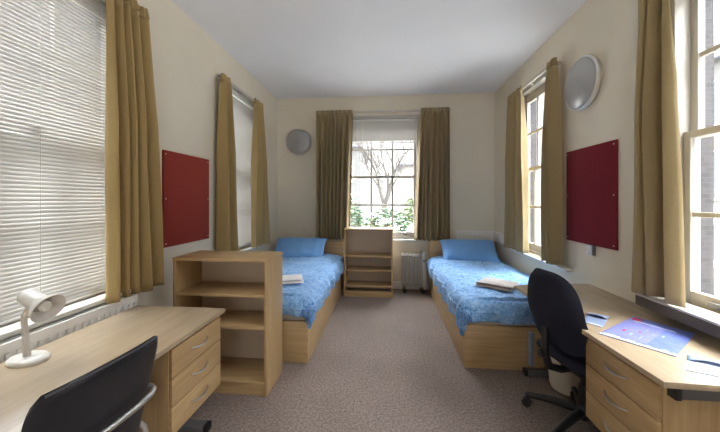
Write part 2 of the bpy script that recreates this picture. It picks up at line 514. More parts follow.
late = lambda p: (lambda k: k**p)
curtain('x', XL, -1, (1.70, 2.045), (1.69, 2.165), .79, 2.80, 5, .064, 'tall khaki gold curtain beside the slatted blind over the left desk', M['curtain'], 3)
curtain('x', XL, -1, (3.02, 3.17), (3.0, 3.27), .81, 2.77, 3, .06, 'khaki gold curtain between the left red pinboard and the far left window', M['curtain'], 5)
curtain('x', XL, -1, (3.78, 4.08), (3.68, 4.33), .81, 2.77, 4, .062, 'khaki gold curtain on the left wall nearest the back corner', M['curtain'], 8)
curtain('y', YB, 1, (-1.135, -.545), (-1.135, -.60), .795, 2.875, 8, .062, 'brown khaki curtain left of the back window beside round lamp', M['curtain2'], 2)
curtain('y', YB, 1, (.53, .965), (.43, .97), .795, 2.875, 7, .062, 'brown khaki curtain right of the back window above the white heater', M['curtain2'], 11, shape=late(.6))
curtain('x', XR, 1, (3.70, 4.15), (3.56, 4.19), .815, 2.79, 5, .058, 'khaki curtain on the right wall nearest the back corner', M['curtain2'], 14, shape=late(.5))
curtain('x', XR, 1, (3.005, 3.15), (2.96, 3.245), .815, 2.79, 3, .058, 'narrow khaki curtain between the far right window and the right red pinboard', M['curtain2'], 17, shape=late(.6))
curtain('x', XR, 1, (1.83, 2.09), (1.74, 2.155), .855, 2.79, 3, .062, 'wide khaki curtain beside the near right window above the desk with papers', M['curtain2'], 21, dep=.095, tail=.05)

# ------------------------------------------------------------------ venetian blinds
def blind(axis, face, sgn, a0, a1, zb, zt, pitch, width, ang, label, depth=.02, stack=0, mat='blind'):
    mp = W(axis, face, sgn)
    mid = (a0+a1)/2
    loc = (face+sgn*depth, mid, zb) if axis == 'x' else (mid, face+sgn*depth, zb)
    t = thing('venetian_blind', label, 'blind', loc)
    def put(a, d, z): return (face+sgn*d, a, z) if axis == 'x' else (a, face+sgn*d, z)
    def bx(p0, p1, d0, d1, z0, z1, b=.002):
        x0, x1, y0, y1 = mp(p0, p1, d0, d1); return MB().box(x0, x1, y0, y1, z0, z1, b)
    part('headrail', bx(a0, a1, depth-.014, depth+.014, zt-.026, zt), M['white'], t)
    part('bottom_rail', bx(a0, a1, depth-.012, depth+.012, zb, zb+.014), M['white'], t)
    mb = MB(); z = zb+.022
    ca, sa = math.cos(ang), math.sin(ang)
    while z < zt-.03:
        p = pitch if z > zb+stack else pitch*.28
        aa = ang if z > zb+stack else .12
        ca, sa = math.cos(aa), math.sin(aa)
        R = []
        for k in range(4):
            q = (k/3-.5)*width; cr = .0028*(1-(2*k/3-1)**2)
            R.append((depth + q*ca - cr*sa, z + q*sa + cr*ca))
        vs = [mb.bm.verts.new(put(a, d, zz)) for a in (a0+.004, a1-.004) for d, zz in R]
        for k in range(3): mb.bm.faces.new((vs[k], vs[k+1], vs[k+5], vs[k+4]))
        z += p
    s = part('slats', mb, M[mat], t)
    for f in (.14, .5, .86):
        a = a0+(a1-a0)*f
        part('ladder_cord', MB().tube([put(a, depth-.013, zb+.01), put(a, depth-.013, zt-.02)], .0012, 5), M['white'], t)
    w = MB(); a = a0+(a1-a0)*.22
    w.tube([put(a, depth-.020, zt-.03), put(a, depth-.018, zt-.9)], .003, 6)
    part('tilt_wand', w, M['white'], t)
    return t
blind('x', XL, -1, .955, 1.915, .832, 2.735, .0215, .025, math.radians(66), 'white slatted blind lowered over the near left window by the desk lamp', .022)
blind('x', XL, -1, 3.18, 4.02, .84, 2.715, .0215, .027, math.radians(80), 'closed white blind covering the far left window beside the bed', .022)
blind('y', YB, 1, -.635, .465, 2.352, 2.74, .0215, .027, math.radians(76), 'short half raised white blind at the top of the back window', .022, stack=.05, mat='blindback')

# ------------------------------------------------------------------ things on the walls
def pinboard(face, sgn, y0, y1, z0, z1, mat, label):
    t = thing('pinboard', label, 'pinboard', (face, (y0+y1)/2, z0))
    a, b = sorted((face, face-sgn*.018))
    part('felt_panel', MB().box(a, b, y0, y1, z0, z1, .003), mat, t)
    for y in (y0+.022, y1-.022):
        for z in (z0+.03, (z0+z1)/2, z1-.03):
            m = MB().lathe([(0, .003), (.004, .002), (.0055, 0), (0, 0)], (face-sgn*.018, y, z), (-sgn, 0, 0), 10)
            part('screw', m, M['pin'], t)
pinboard(XL, -1, 2.285, 2.91, 1.04, 1.84, M['red'], 'red felt pinboard on the left wall above the near bookcase')
pinboard(XR, 1, 2.355, 2.965, 1.06, 1.875, M['redshade'], 'shade-darkened red felt pinboard on the right wall above the desk')

def wall_lamp(c, d, r, label):
    t = thing('wall_lamp', label, 'wall lamp', c)
    part('back_plate', MB().lathe([(0, 0), (r*.93, 0), (r*.95, .01), (r*.95, .033), (0, .033)], c, d, 48), M['domerim'], t)
    part('rim', MB().lathe([(r*.93, .022), (r*.985, .026), (r, .034), (r, .050), (r*.97, .058), (r*.93, .057), (r*.92, .035)], c, d, 56), M['chrome'], t)
    pr = [(r*.935, .05)]
    for k in range(1, 11):
        a = k/10*PI/2; pr.append((r*.935*math.cos(a) if k < 10 else 0, .05 + .05*math.sin(a)))
    part('diffuser', MB().lathe(pr, c, d, 56), M['dome'], t)
wall_lamp((-1.455, YB, 2.385), (0, -1, 0), .218, 'round silver grey dome lamp on the back wall left of curtain')
wall_lamp((XR, 2.715, 2.42), (-1, 0, 0), .226, 'round silver grey dome lamp on the right wall above the red pinboard')

def socket(c, label, sgn=1):
    x, y, z = c
    t = thing('wall_socket', label, 'socket', c)
    part('plate', MB().box(x-.010, x, y-.043, y+.043, z-.043, z+.043, .003), M['trunk'], t)
    for dy in (-.02, .02):
        part('switch', MB().box(x-.014, x-.010, y+dy-.006, y+dy+.006, z+.005, z+.025, .001), M['white'], t)
    k = MB()
    for dy, dz in ((0, -.008), (-.012, -.026), (.012, -.026)):
        k.box(x-.0106, x-.0098, y+dy-.003, y+dy+.003, z+dz-.004, z+dz+.004)
    part('pin_hole', k, M['dark'], t)
socket((XR, 2.655, 1.01), 'white wall socket on the right wall under the red pinboard')
t = thing('cable_cover', 'short grey cable clip on right wall below pinboard corner', 'cable cover', (XR, 2.60, .98))
part('cover', MB().box(XR-.022, XR, 2.595, 2.612, .975, 1.06, .003), M['heatgrey'], t)
part('cap', MB().box(XR-.024, XR, 2.593, 2.614, .970, .978, .002), M['trunk'], t)
t = thing('wall_plate', 'small cream blank plate low on the back wall left of curtain', 'wall plate', (-1.335, YB, .955))
part('plate', MB().box(-1.378, -1.292, YB-.008, YB, .912, .998, .003), M['wall'], t)
for dx in (-.028, .028):
    part('screw', MB().lathe([(0, .002), (.004, .001), (.004, 0)], (-1.335+dx, YB-.008, .955), (0, -1, 0), 8), M['rail'], t)
# trunking behind the right bed
t = thing('power_trunking', 'white power trunking box on the back wall above right headboard', 'trunking', (1.39, YB, .80))
part('casing', MB().box(1.09, XR-.001, YB-.045, YB, .80, .945, .005), M['trunk'], t)
part('cover_strip', MB().box(1.13, 1.60, YB-.049, YB-.045, .835, .925, .002), M['white'], t)
part('socket_front', MB().box(1.31, 1.42, YB-.058, YB-.049, .850, .915, .003), M['trunk'], t)
part('side_return', MB().box(XR-.045, XR-.001, 4.50, YB-.046, .80, .945, .005), M['trunk'], t)
part('side_plate', MB().box(XR-.052, XR-.045, 4.53, 4.66, .825, .93, .003), M['white'], t)

# radiator under the near left window
t = thing('radiator', 'white fluted panel radiator between left desk and window board', 'radiator', (-1.735, 1.31, .12))
part('front_panel', MB().box(-1.700, -1.688, .72, 1.90, .14, .792, .004), M['white'], t)
fl = MB()
for k in range(27):
    y = .755 + k*.0425
    fl.box(-1.689, -1.676, y, y+.022, .16, .748, .005)
part('flutes', fl, M['white'], t)
part('rear_panel', MB().box(-1.775, -1.763, .72, 1.90, .14, .78, .004), M['white'], t)
part('end_cap', MB().box(-1.764, -1.699, 1.885, 1.90, .14, .79, .002), M['white'], t)
for y in (.9, 1.75):
    part('bracket', MB().box(XL, -1.774, y-.02, y+.02, .3, .7, .002), M['white'], t)
for y in (.735, 1.885):
    part('valve_pipe', MB().tube([(-1.735, y, 0), (-1.735, y, .145)], .010, 8), M['white'], t)

# ------------------------------------------------------------------ desks
def bow_handle(mb, side, x, yc, z, w=.145):
    """bow handle on a drawer front standing at x, facing side (+1 = +x)"""
    pts = []
    for k in range(13):
        a = k/12; pts.append((x + side*(.004 + .022*math.sin(PI*a)), yc + (a-.5)*w, z + .010*(abs(a-.5)*2)**2 - .004))
    mb.tube(pts, [.003 + .003*math.sin(PI*k/12) for k in range(13)], 8)
    return mb

def desk(label, side, xf, xb, y0, y1, py0, py1, cut=None):
    """side = direction the drawers face (+1 = +x); xf front edge, xb back edge"""
    t = thing('desk', label, 'desk', ((xf+xb)/2, (y0+y1)/2, 0))
    a, b = sorted((xf, xb))
    mb = MB()
    if cut:
        mb.prism(cut, 'z', .705, .73, .002)
    else:
        mb.box(a, b, y0, y1, .705, .73, .003)
    top = part('desktop', mb, M['topy'], t)
    # drawer pedestal hung under the top
    fx = xf - side*.018                       # drawer face
    cx = fx - side*.018
    bx_ = xb + side*.12
    c0, c1 = sorted((cx, bx_))
    cb = MB()
    cb.box(c0, c1, py0, py0+.018, .245, .705, .001); cb.box(c0, c1, py1-.018, py1, .245, .705, .001)
    cb.box(c0, c1, py0+.018, py1-.018, .245, .263, .001); cb.box(c0, c1, py0+.018, py1-.018, .687, .705, .001)
    bk = sorted((bx_, bx_ + side*.01))
    cb.box(bk[0], bk[1], py0+.018, py1-.018, .263, .687)
    part('pedestal', cb, M['wz'], t)
    zs = [(.545, .685), (.400, .540), (.255, .395)]
    for z0, z1 in zs:
        f0, f1 = sorted((fx, cx))
        d = part('drawer', MB().box(f0, f1, py0+.004, py1-.004, z0, z1, .002), M['wy'], t)
        part('handle', bow_handle(MB(), side, fx, (py0+py1)/2, (z0+z1)/2+.005), M['chrome'], d)
        i0, i1 = sorted((cx, bx_ + side*.03))
        part('drawer_box', MB().box(i0, i1, py0+.03, py1-.03, z0+.02, z1-.03), M['cream'], d)
    # cantilever steel legs at the two ends
    for ye in (y0+.035, y1-.10):
        l0, l1 = sorted((xf - side*.05, xb + side*.06))
        lg = part('leg_frame', MB().box(l0, l1, ye-.022, ye+.022, .655, .7045, .004), M['greysteel'], t)
        u = xb + side*.13
        part('upright', MB().box(u-.035, u+.035, ye-.018, ye+.018, .05, .656, .004), M['greysteel'], lg)
        part('foot', MB().box(l0, l1, ye-.026, ye+.026, .008, .052, .006), M['greysteel'], lg)
        c = xf - side*.05
        for z0, z1 in ((.653, .7046), (.006, .054)):
            e0, e1 = sorted((c, c - side*.022))
            part('end_cap', MB().box(e0-(.001), e1+.001, ye-.028, ye+.028, z0, z1, .004), M['plastic'], lg)
        for xx in (l0+.04, l1-.04):
            part('glide', MB().lathe([(0, 0), (.016, 0), (.016, .01), (0, .01)], (xx, ye, 0), (0, 0, 1), 12), M['plastic'], lg)
    return t
desk('beech desk along the left wall carrying the white lamp', 1, -1.042, -1.655, .46, 1.856, 1.392, 1.835)
desk('beech desk along the right wall carrying blue papers', -1, 1.062, 1.680, 1.255, 2.655, 1.300, 1.745,
     cut=[(1.062, 1.255), (1.680, 1.235), (1.680, 2.665), (1.30, 2.655), (1.035, 2.555)])

# ------------------------------------------------------------------ bookcases
def bookcase(label, x0, x1, y0, y1, h, shelves):
    t = thing('bookcase', label, 'bookcase', ((x0+x1)/2, (y0+y1)/2, 0))
    th = .02
    for a in (x0, x1-th):
        part('side_panel', MB().box(a, a+th, y0, y1, 0, h-.022, .0015), M['wz'], t)
    part('top_board', MB().box(x0-.003, x1+.003, y0-.004, y1, h-.022, h, .002), M['wx'], t)
    part('back_board', MB().box(x0+th, x1-th, y1-.008, y1-.002, .05, h-.022), M['cream'], t)
    part('plinth', MB().box(x0+th, x1-th, y0+.012, y0+.03, 0, .085, .001), M['wx'], t)
    for z in shelves:
        part('shelf', MB().box(x0+th, x1-th, y0+(.004 if z > .2 else .002), y1-.008, z-.02, z, .0015), M['wx'], t)
    return t
bookcase('empty beech bookcase beside the left desk under the red pinboard', -1.592, -.868, 2.105, 2.435, 1.0, (.738, .503, .105))
bookcase('empty beech bookcase standing below the back window', -.634, .085, 4.40, 4.70, 1.005, (.605, .395, .165))

# ------------------------------------------------------------------ beds and bedding
def bed(label, x0, x1, y0, y1, inner, hb):
    t = thing('bed', label, 'bed', ((x0+x1)/2, (y0+y1)/2, 0))
    th = .025; h = .365
    part('footboard', MB().box(x0, x1, y0, y0+th, 0, h, .003), M['wx'], t)
    for a in (x0, x1-th):
        part('side_panel', MB().box(a, a+th, y0+th, y1-.06, 0, h, .003), M['wy'], t)
    part('headboard', MB().box(x0, x1, y1-.06, y1, 0, hb, .004), M['wx'], t)
    part('base_board', MB().box(x0+th, x1-th, y0+th, y1-.06, .26, .28), M['cream'], t)
    return t
RB = (.658, 1.645, 2.627, 4.80); LB = (-1.70, -.690, 2.573, 4.80)
bed('beech divan bed with blue bedding along the right wall', *RB, 1, .80)
bed('beech divan bed with blue bedding along the left wall', *LB, -1, .77)

def mattress(b, label):
    x0, x1, y0, y1 = b
    m = MB().box(x0+.03, x1-.03, y0+.03, y1-.068, .281, .50, .035, 4)
    return single('mattress', m, M['sheet'], label, 'mattress', ((x0+x1)/2, (y0+y1)/2, .281))
mattress(RB, 'cream sheeted mattress under the duvet on the right bed')
mattress(LB, 'cream sheeted mattress under the duvet on the left bed')

def duvet(b, label, hangs, seed, front_fade=None):
    """hangs = overhang on the left, right and foot side; wrinkled cloth draped over the mattress"""
    x0, x1, y0, y1 = b
    hl, hr, hf = hangs
    r = .075
    a0, a1, b0, b1 = x0+.045, x1-.045, y0+.055, y1-.16
    ztop = .575
    sd = Vector((seed*7.1, seed*3.3, 0))
    def f(u, v):
        px = (a0-hl) + (a1+hr-a0+hl)*u
        py = (b0-hf) + (b1-b0+hf)*v
        ex = (a0-px) if px < a0 else ((px-a1) if px > a1 else 0)
        sx = -1 if px < a0 else 1
        ey = (b0-py) if py < b0 else 0
        cx, cy = min(max(px, a0), a1), max(py, b0)
        e = math.hypot(ex, ey)
        nz = noise.noise(Vector((px*3.2, py*3.2, .3))+sd)
        n2 = noise.noise(Vector((px*9+nz*2, py*7, 1.3))+sd)
        n3 = noise.noise(Vector((px*19, py*17+n2*2, 4.1))+sd)
        wr = .018*nz + .012*(1-abs(n2)*2)*(1-.6*min(1, e/.12)) + .006*n3*max(0, 1-e/.1)
        if e < 1e-6:
            dome = .028*(1-((2*(px-a0)/(a1-a0)-1)**4))
            return (px, py, ztop + dome - .02 + wr)
        dx, dy = sx*ex/e, -ey/e
        q = r*PI/2
        al = (cy*1.0*abs(dx) + cx*abs(dy))
        rip = .016*math.sin(al*19 + 3*nz + seed) + .004*math.sin(al*37+seed*2+2*nz)
        if e < q:
            an = e/r
            o = r*math.sin(an) + wr*math.sin(an); z = -r*(1-math.cos(an)) + wr*math.cos(an)
            o += rip*an*.6
        else:
            dn = e-q
            o = r + .012 + wr + rip*(.94+dn*2) - dn*.10; z = -r - dn
            z += .022*nz + .006*math.sin(al*23+seed)
        return (cx + dx*o, cy + dy*o, ztop - .02 + z)
    mb = MB(); mb.grid(96, 170, f)
    o = single('duvet', mb, M['duvet'], label, 'duvet', ((x0+x1)/2, (y0+y1)/2, .50))
    solid(o, .022, -1)
    return o
duvet(RB, 'mottled blue duvet spread over the right bed', (.275, .06, .195), 1)
duvet(LB, 'mottled blue duvet spread over the left bed', (.06, .235, .185), 2)

def pillow(c, w, d, th, tilt, rz, label, seed):
    mb = MB(); N = 28; sd = Vector((seed*5.0, 1.7, 0))
    rows = {}
    for side in (1, -1):
        def f(u, v):
            s, t_ = 2*u-1, 2*v-1
            x = s*w/2*(1-.055*(1-t_*t_)*abs(s)**3); y = t_*d/2*(1-.075*(1-s*s)*abs(t_)**3)
            k = max(0, (1-s**4)*(1-t_**4))**.55
            wr = .010*noise.noise(Vector((x*9, y*9, side*2))+sd)*k + .006*noise.noise(Vector((x*22, y*20, side*5))+sd)*k
            return (x, y, side*(th/2*k) + wr*(1 if k > 0 else 0))
        mb.grid(N, N, f)
    R = Matrix.Rotation(rz, 4, 'Z') @ Matrix.Rotation(tilt, 4, 'X')
    for v in mb.bm.verts: v.co = R @ v.co + Vector(c)
    return single('pillow', mb, M['pillow'], label, 'pillow', c, weld=True)
pillow((1.19, 4.485, .680), .80, .47, .18, math.radians(36), math.radians(-2), 'plain blue pillow leaning on the right bed headboard', 1)
pillow((-1.335, 4.485, .680), .80, .47, .18, math.radians(36), math.radians(3), 'plain blue pillow leaning on the left bed headboard', 4)

def towel(c, w, d, lays, rz, mats, label, cat='towel'):
    t = thing('folded_towel', label, cat, c, rz, local=True)
    z = 0
    for i, (mt, h, sx, sy, dx, dy) in enumerate(lays):
        def f(u, v, top=True):
            s, q = 2*u-1, 2*v-1
            x, y = s*w*sx/2, q*d*sy/2
            k = max(0, (1-abs(s)**6)*(1-abs(q)**6))**.5
            n = .005*noise.noise(Vector((x*14+i, y*14, 2.0*i)))
            return x+dx, y+dy, k, n
        mb = MB()
        for side in (1, 0):
            def g(u, v):
                x, y, k, n = f(u, v)
                return (x, y, z + h/2 + (h/2*k if side else -h/2*k) + (n*k if side else 0))
            mb.grid(18, 18, g)
        part('fold' if i else 'bottom_fold', mb, M[mt], t, weld=True)
        z += h*.96
    return t
towel((1.05, 2.99, .597), .33, .25, [('towel', .024, 1, 1, 0, 0), ('towelt', .008, .96, .95, -.005, .0), ('towel', .022, .97, .92, .01, .01)], math.radians(-38), None, 'folded pale beige towel lying on the right bed')
towel((-1.03, 3.00, .590), .34, .26, [('towelw', .026, 1, 1, 0, 0), ('towelw', .024, .9, .86, .01, .01)], math.radians(20), None, 'folded white towel lying on the left bed')

# ------------------------------------------------------------------ oil heater
t = thing('oil_heater', 'white oil filled heater on castors beside the back bookcase', 'heater', (.41, 4.72, 0))
hx0, hx1, hy0, hy1 = .225, .525, 4.655, 4.795
nf = 8
for k in range(nf):
    x = hx0 + .012 + k*(hx1-hx0-.02)/(nf-1)
    pts = []
    for a in range(24):
        q = 2*PI*a/24
        c_, s_ = math.cos(q), math.sin(q)
        pts.append(((hy0+hy1)/2 + .070*(abs(c_)**.35)*(1 if c_ > 0 else -1), .345 + .265*(abs(s_)**.3)*(1 if s_ > 0 else -1)))
    fin = MB().prism(pts, 'x', x-.003, x+.003)
    fin.tube([(x, hy0+.010, .11), (x, hy0+.010, .58)], .0075, 8); fin.tube([(x, hy1-.010, .11), (x, hy1-.010, .58)], .0075, 8)
    fin.tube([(x, (hy0+hy1)/2, .10), (x, (hy0+hy1)/2, .59)], .0165, 8)
    part('fin', fin, M['heater'], t)
tb = MB(); tb.tube([(hx0, (hy0+hy1)/2, .13), (hx1+.02, (hy0+hy1)/2, .13)], .022, 12); tb.tube([(hx0, (hy0+hy1)/2, .56), (hx1+.02, (hy0+hy1)/2, .56)], .022, 12)
part('oil_pipe', tb, M['heater'], t)
cb = part('control_box', MB().box(.535, .598, hy0-.005, hy1+.005, .085, .622, .012, 3), M['heater'], t)
part('dial', MB().lathe([(0, .014), (.018, .012), (.02, 0)], (.567, hy0-.005, .50), (0, -1, 0), 18), M['heatgrey'], cb)
part('handle', MB().tube([(.545, hy0+.03, .618), (.545, hy0+.03, .64), (.545, hy1-.03, .64), (.545, hy1-.03, .618)], .006, 8), M['heatgrey'], cb)
for x in (.27, .545):
    part('axle', MB().box(x-.02, x+.02, hy0+.01, hy1-.01, .055, .095, .004), M['heatgrey'], t)
    for y in (hy0+.004, hy1-.004):
        part('castor', MB().lathe([(0, -.011), (.026, -.011), (.030, -.006), (.030, .006), (.026, .011), (0, .011)], (x, y, .030), (0, 1, 0), 18), M['plastic'], t)

# ------------------------------------------------------------------ desk lamp
t = thing('desk_lamp', 'white gooseneck desk lamp standing on the left desk', 'lamp', (-1.552, 1.16, .73))
part('base', MB().lathe([(0, 0), (.075, 0), (.078, .006), (.077, .014), (.069, .021), (.03, .026), (0, .026)], (-1.552, 1.170, .73), (0, 0, 1), 40, 1.0, .78), M['lampw'], t)
neck = [(-1.553, 1.165, .750), (-1.557, 1.165, .80), (-1.562, 1.166, .85), (-1.570, 1.167, .895), (-1.570, 1.168, .925), (-1.560, 1.168, .95), (-1.540, 1.168, .968), (-1.520, 1.168, .978)]
part('neck', MB().tube(neck, [.0135, .012, .0115, .0115, .011, .0105, .010, .009], 12), M['lampw'], t)
hd_dir = Vector((.86, -.06, -.36)).normalized()
hc = Vector((-1.566, 1.168, 1.018))
shade_prof = [(0, 0), (.026, .001), (.032, .006), (.034, .014), (.036, .085), (.040, .096), (.053, .112), (.061, .130), (.063, .136), (.060, .136), (.050, .114), (.038, .098), (.033, .085)]
hs = part('shade', MB().lathe(shade_prof, hc, hd_dir, 36), M['lampw'], t)
part('reflector', MB().lathe([(.036, .094), (.026, .078), (0, .076)], hc, hd_dir, 28), M['lampin'], hs)
part('bulb', MB().lathe([(.010, .078), (.013, .09), (.021, .105), (.023, .116), (.017, .127), (0, .132)], hc, hd_dir, 20), M['bulb'], hs)

# ------------------------------------------------------------------ black visitor chair at the left desk (faces -x)
t = thing('visitor_chair', 'black leatherette chair with chrome tube frame at the left desk', 'chair', (-1.12, .945, 0), math.radians(-4), local=True)
def backpad(th, inset=0):
    mb = MB(); hw = .218-inset
    pts = []
    for k in range(2):
        def f(u, v):
            s = 2*u-1
            z = .46 + .43*v
            lean = (z-.46)*.25 - .035
            # outline: rounded corners at the top
            ww = hw
            tt = (v-.82)/.18
            if tt > 0: ww = hw - .030*(1-math.sqrt(max(0, 1-tt*tt)))
            bow = -.035*(1-s*s)
            x = .11 + lean + bow*(-1) + (th if k == 0 else -th)*max(0, (1-s**8)*(1-(2*v-1)**10))**.4
            return (x, s*ww, z + .012*(1-s*s)*v)
        mb.grid(22, 22, f)
    return mb
bp = part('backrest', backpad(.016), M['leather'], t, weld=True)
edge = []
for k in range(41):
    s = -1 + 2*k/40
    edge.append((.11+.43*.25-.035+.035*(1-s*s)+.012, s*.185, .886 + .012*(1-s*s)))
part('piping', MB().tube(edge, .0045, 6), M['piping'], bp)
st = MB().box(-.36, .11, -.225, .225, .425, .475, .022, 4)
part('seat', st, M['leather'], t)
# frame: rear grab bar, side uprights, cantilever runners
fr = MB()
gx, gz = .190, .672
bar = [(.140, .190, gz+.012), (.160, .195, gz+.008), (.178, .188, gz+.003), (gx, .165, gz), (gx+.012, .09, gz), (gx+.014, 0, gz), (gx+.012, -.09, gz), (gx, -.165, gz), (.178, -.188, gz+.003), (.160, -.195, gz+.008), (.140, -.190, gz+.012)]
part('grab_bar', MB().tube(bar, .0115, 12), M['chrome'], t)
for s in (1, -1):
    part('end_cap', MB().tube([(.136, .188*s, gz+.013), (.150, .194*s, gz+.010)], .0135, 10), M['plastic'], t)
    y = .222*s
    pts = [(.080, y*.9, .53), (.100, y, .49), (.118, y, .43), (.09, y, .412), (-.30, y, .412), (-.35, y, .405), (-.375, y, .37), (-.375, y, .05), (-.355, y, .020), (-.32, y, .012), (.14, y, .012)]
    part('side_frame', MB().tube(pts, .0115, 12), M['chrome'], t)
for x, z in ((.14, .012), (-.30, .412)):
    part('cross_bar', MB().tube([(x, -.222, z), (x, .222, z)], .0105, 10), M['chrome'], t)

# ------------------------------------------------------------------ navy swivel chair at the right desk (faces +x)
t = thing('office_chair', 'navy swivel office chair pulled up to the right desk', 'chair', (1.212, 1.972, 0), math.radians(12), local=True)
for k in range(5):
    a = math.radians(128 + 72*k)
    c_, s_ = math.cos(a), math.sin(a)
    pts = [(c_*r_, s_*r_, z_) for r_, z_ in ((.02, .125), (.12, .122), (.22, .105), (.30, .086), (.325, .080))]
    lg = part('base_leg', MB().tube(pts, [.028, .026, .022, .019, .017], 10), M['plastic'], t)
    part('castor_fork', MB().tube([(c_*.318, s_*.318, .085), (c_*.318, s_*.318, .045)], .011, 8), M['plastic'], lg)
    for o in (.014, -.014):
        cx_, cy_ = c_*.322 - s_*o, s_*.322 + c_*o
        part('castor_wheel', MB().lathe([(0, -.009), (.022, -.009), (.028, -.004), (.028, .004), (.022, .009), (0, .009)], (cx_, cy_, .028), (-s_, c_, 0), 16), M['plastic'], lg)
part('hub', MB().lathe([(0, .085), (.036, .085), (.045, .10), (.045, .14), (.030, .165), (0, .165)], (0, 0, 0), (0, 0, 1), 24), M['plastic'], t)
part('gas_column', MB().lathe([(0, .16), (.028, .16), (.028, .29), (.019, .295), (.019, .40), (0, .40)], (0, 0, 0), (0, 0, 1), 20), M['plastic'], t)
part('tilt_mechanism', MB().box(-.10, .10, -.075, .075, .375, .43, .012, 3), M['plastic'], t)
part('lever', MB().tube([(0, .06, .40), (0, .17, .40), (.01, .21, .405)], [.006, .006, .010], 8), M['plastic'], t)
sm = MB()
for side in (1, 0):
    def f(u, v):
        s, q = 2*u-1, 2*v-1
        # superellipse-ish outline
        rr = max(abs(s), abs(q))
        if rr > 0:
            n_ = (abs(s)**4+abs(q)**4)**.25; s, q = s*rr/n_, q*rr/n_
        k = max(0, 1-rr**5)**.5
        return (s*.225+.02, q*.235, .47 + (.04*k if side else -.035*k) - .015*(s > .6)*(s-.6))
    sm.grid(20, 20, f)
part('seat', sm, M['navy'], t, weld=True)
def back_surface(th, w_, z0, z1, rear):
    mb = MB()
    for k in range(2):
        def f(u, v):
            s, q = 2*u-1, 2*v-1
            rr = max(abs(s), abs(q))
            if rr > 0:
                n_ = (abs(s)**3.2+abs(q)**3.2)**(1/3.2); s, q = s*rr/n_, q*rr/n_
            vv = (q+1)/2
            z = z0 + (z1-z0)*vv
            wd = w_*(1.0 - .34*max(0, vv-.35)**1.3 - .10*max(0, .3-vv))
            kk = max(0, 1-rr**6)**.5
            curve = .055*s*s                                       # wraps round the sitter
            lum = -.025*math.sin(PI*vv*1.1)+.055*max(0, .5-vv)
            lean = -.09*max(0, vv-.3)
            x = rear + curve + lum + lean + (th if k else -th)*kk
            return (x, s*wd, z)
        mb.grid(26, 26, f)
    return mb
bk = part('backrest', back_surface(.032, .225, .52, 1.005, -.205), M['navy'], t, weld=True)
part('back_shell', back_surface(.012, .205, .54, .98, -.238), M['navy'], bk, weld=True)
part('back_bar', MB().tube([(-.02, 0, .40), (-.16, 0, .395), (-.235, 0, .42), (-.262, 0, .50), (-.262, 0, .66)], [.020, .022, .024, .024, .018], 10), M['plastic'], t)
part('height_knob', MB().lathe([(0, .03), (.022, .028), (.026, 0)], (-.27, 0, .50), (-1, 0, 0), 14), M['plastic'], t)
part('side_pad', MB().box(-.255, -.225, .135, .165, .34, .56, .008), M['bluepl'], t)

# ------------------------------------------------------------------ waste bin under the right desk
t = thing('waste_bin', 'cream plastic waste bin on the carpet under the right desk', 'bin', (1.36, 2.40, 0))
part('body', MB().lathe([(0, 0), (.095, 0), (.11, .008), (.118, .03), (.135, .30), (.130, .30), (.112, .03), (0, .02)], (1.36, 2.40, 0), (0, 0, 1), 32), M['bin'], t)
part('rim', MB().tube([(1.36+.134*math.cos(2*PI*k/32), 2.40+.134*math.sin(2*PI*k/32), .30) for k in range(32)], .005, 6, closed=True), M['bin'], t)

# ------------------------------------------------------------------ papers on the right desk
def quad(mb, pts, th):
    mb.prism([(p[0], p[1]) for p in pts], 'z', .7305, .7305+th)
    return mb
P = [Vector((1.103, 1.673, 0)), Vector((1.474, 1.937, 0)), Vector((1.600, 1.715, 0)), Vector((1.282, 1.457, 0))]
def pq(u, v):      # u from the front edge to the window, v from far to near
    a = P[0].lerp(P[1], u); b = P[3].lerp(P[2], u); return a.lerp(b, v)
def patch(name, u0, u1, v0, v1, lift, mat, parent, th=.0006, jag=0):
    mb = MB()
    if not jag:
        pts = [pq(u0, v0), pq(u1, v0), pq(u1, v1), pq(u0, v1)]
    else:
        pts = [pq(u0, v1), pq(u0, v0)]
        rn = random.Random(jag)
        for k in range(25):
            v = v0+(v1-v0)*k/24
            uu = u1*(.45+.75*rn.random()) if 0 < k < 24 else u1*.5
            pts += [pq(uu, v), pq(uu*.8, v+(v1-v0)*.02)] if k < 24 else [pq(uu, v)]
        pts = pts[1:] + pts[:1]
    zz = .7305+lift
    mb.prism([(p.x, p.y) for p in pts], 'z', zz, zz+th)
    return part(name, mb, mat, parent)
t = thing('map_folder', 'large blue lilac printed map sheet lying flat on the right desk', 'leaflet', (1.36, 1.70, .7302))
patch('sheet', 0, 1, 0, 1, 0, M['paperb'], t, .003)
patch('lilac_field', .10, .80, .02, .62, .003, M['paperp'], t)
patch('skyline', 0.0, .085, 0.0, 1.0, .0036, M['paperw'], t, .0004, jag=5)
patch('white_line', .80, .83, .10, .78, .0036, M['paperw'], t, .0004)
for k, (u0, u1, v0, v1) in enumerate(((.84, .95, .03, .10), (.86, .95, .115, .165), (.83, .88, .10, .17), (.85, .90, .185, .22))):
    patch('red_heading', u0, u1, v0, v1, .0036, M['ink'], t, .0004)
rn = random.Random(9)
for k in range(8):
    u, v = rn.uniform(.2, .68), rn.uniform(.08, .85)
    patch('printed_mark', u, u+rn.uniform(.03, .12), v, v+rn.uniform(.01, .04), .0037, M['paperl'] if k % 4 else M['ink'], t, .0003)

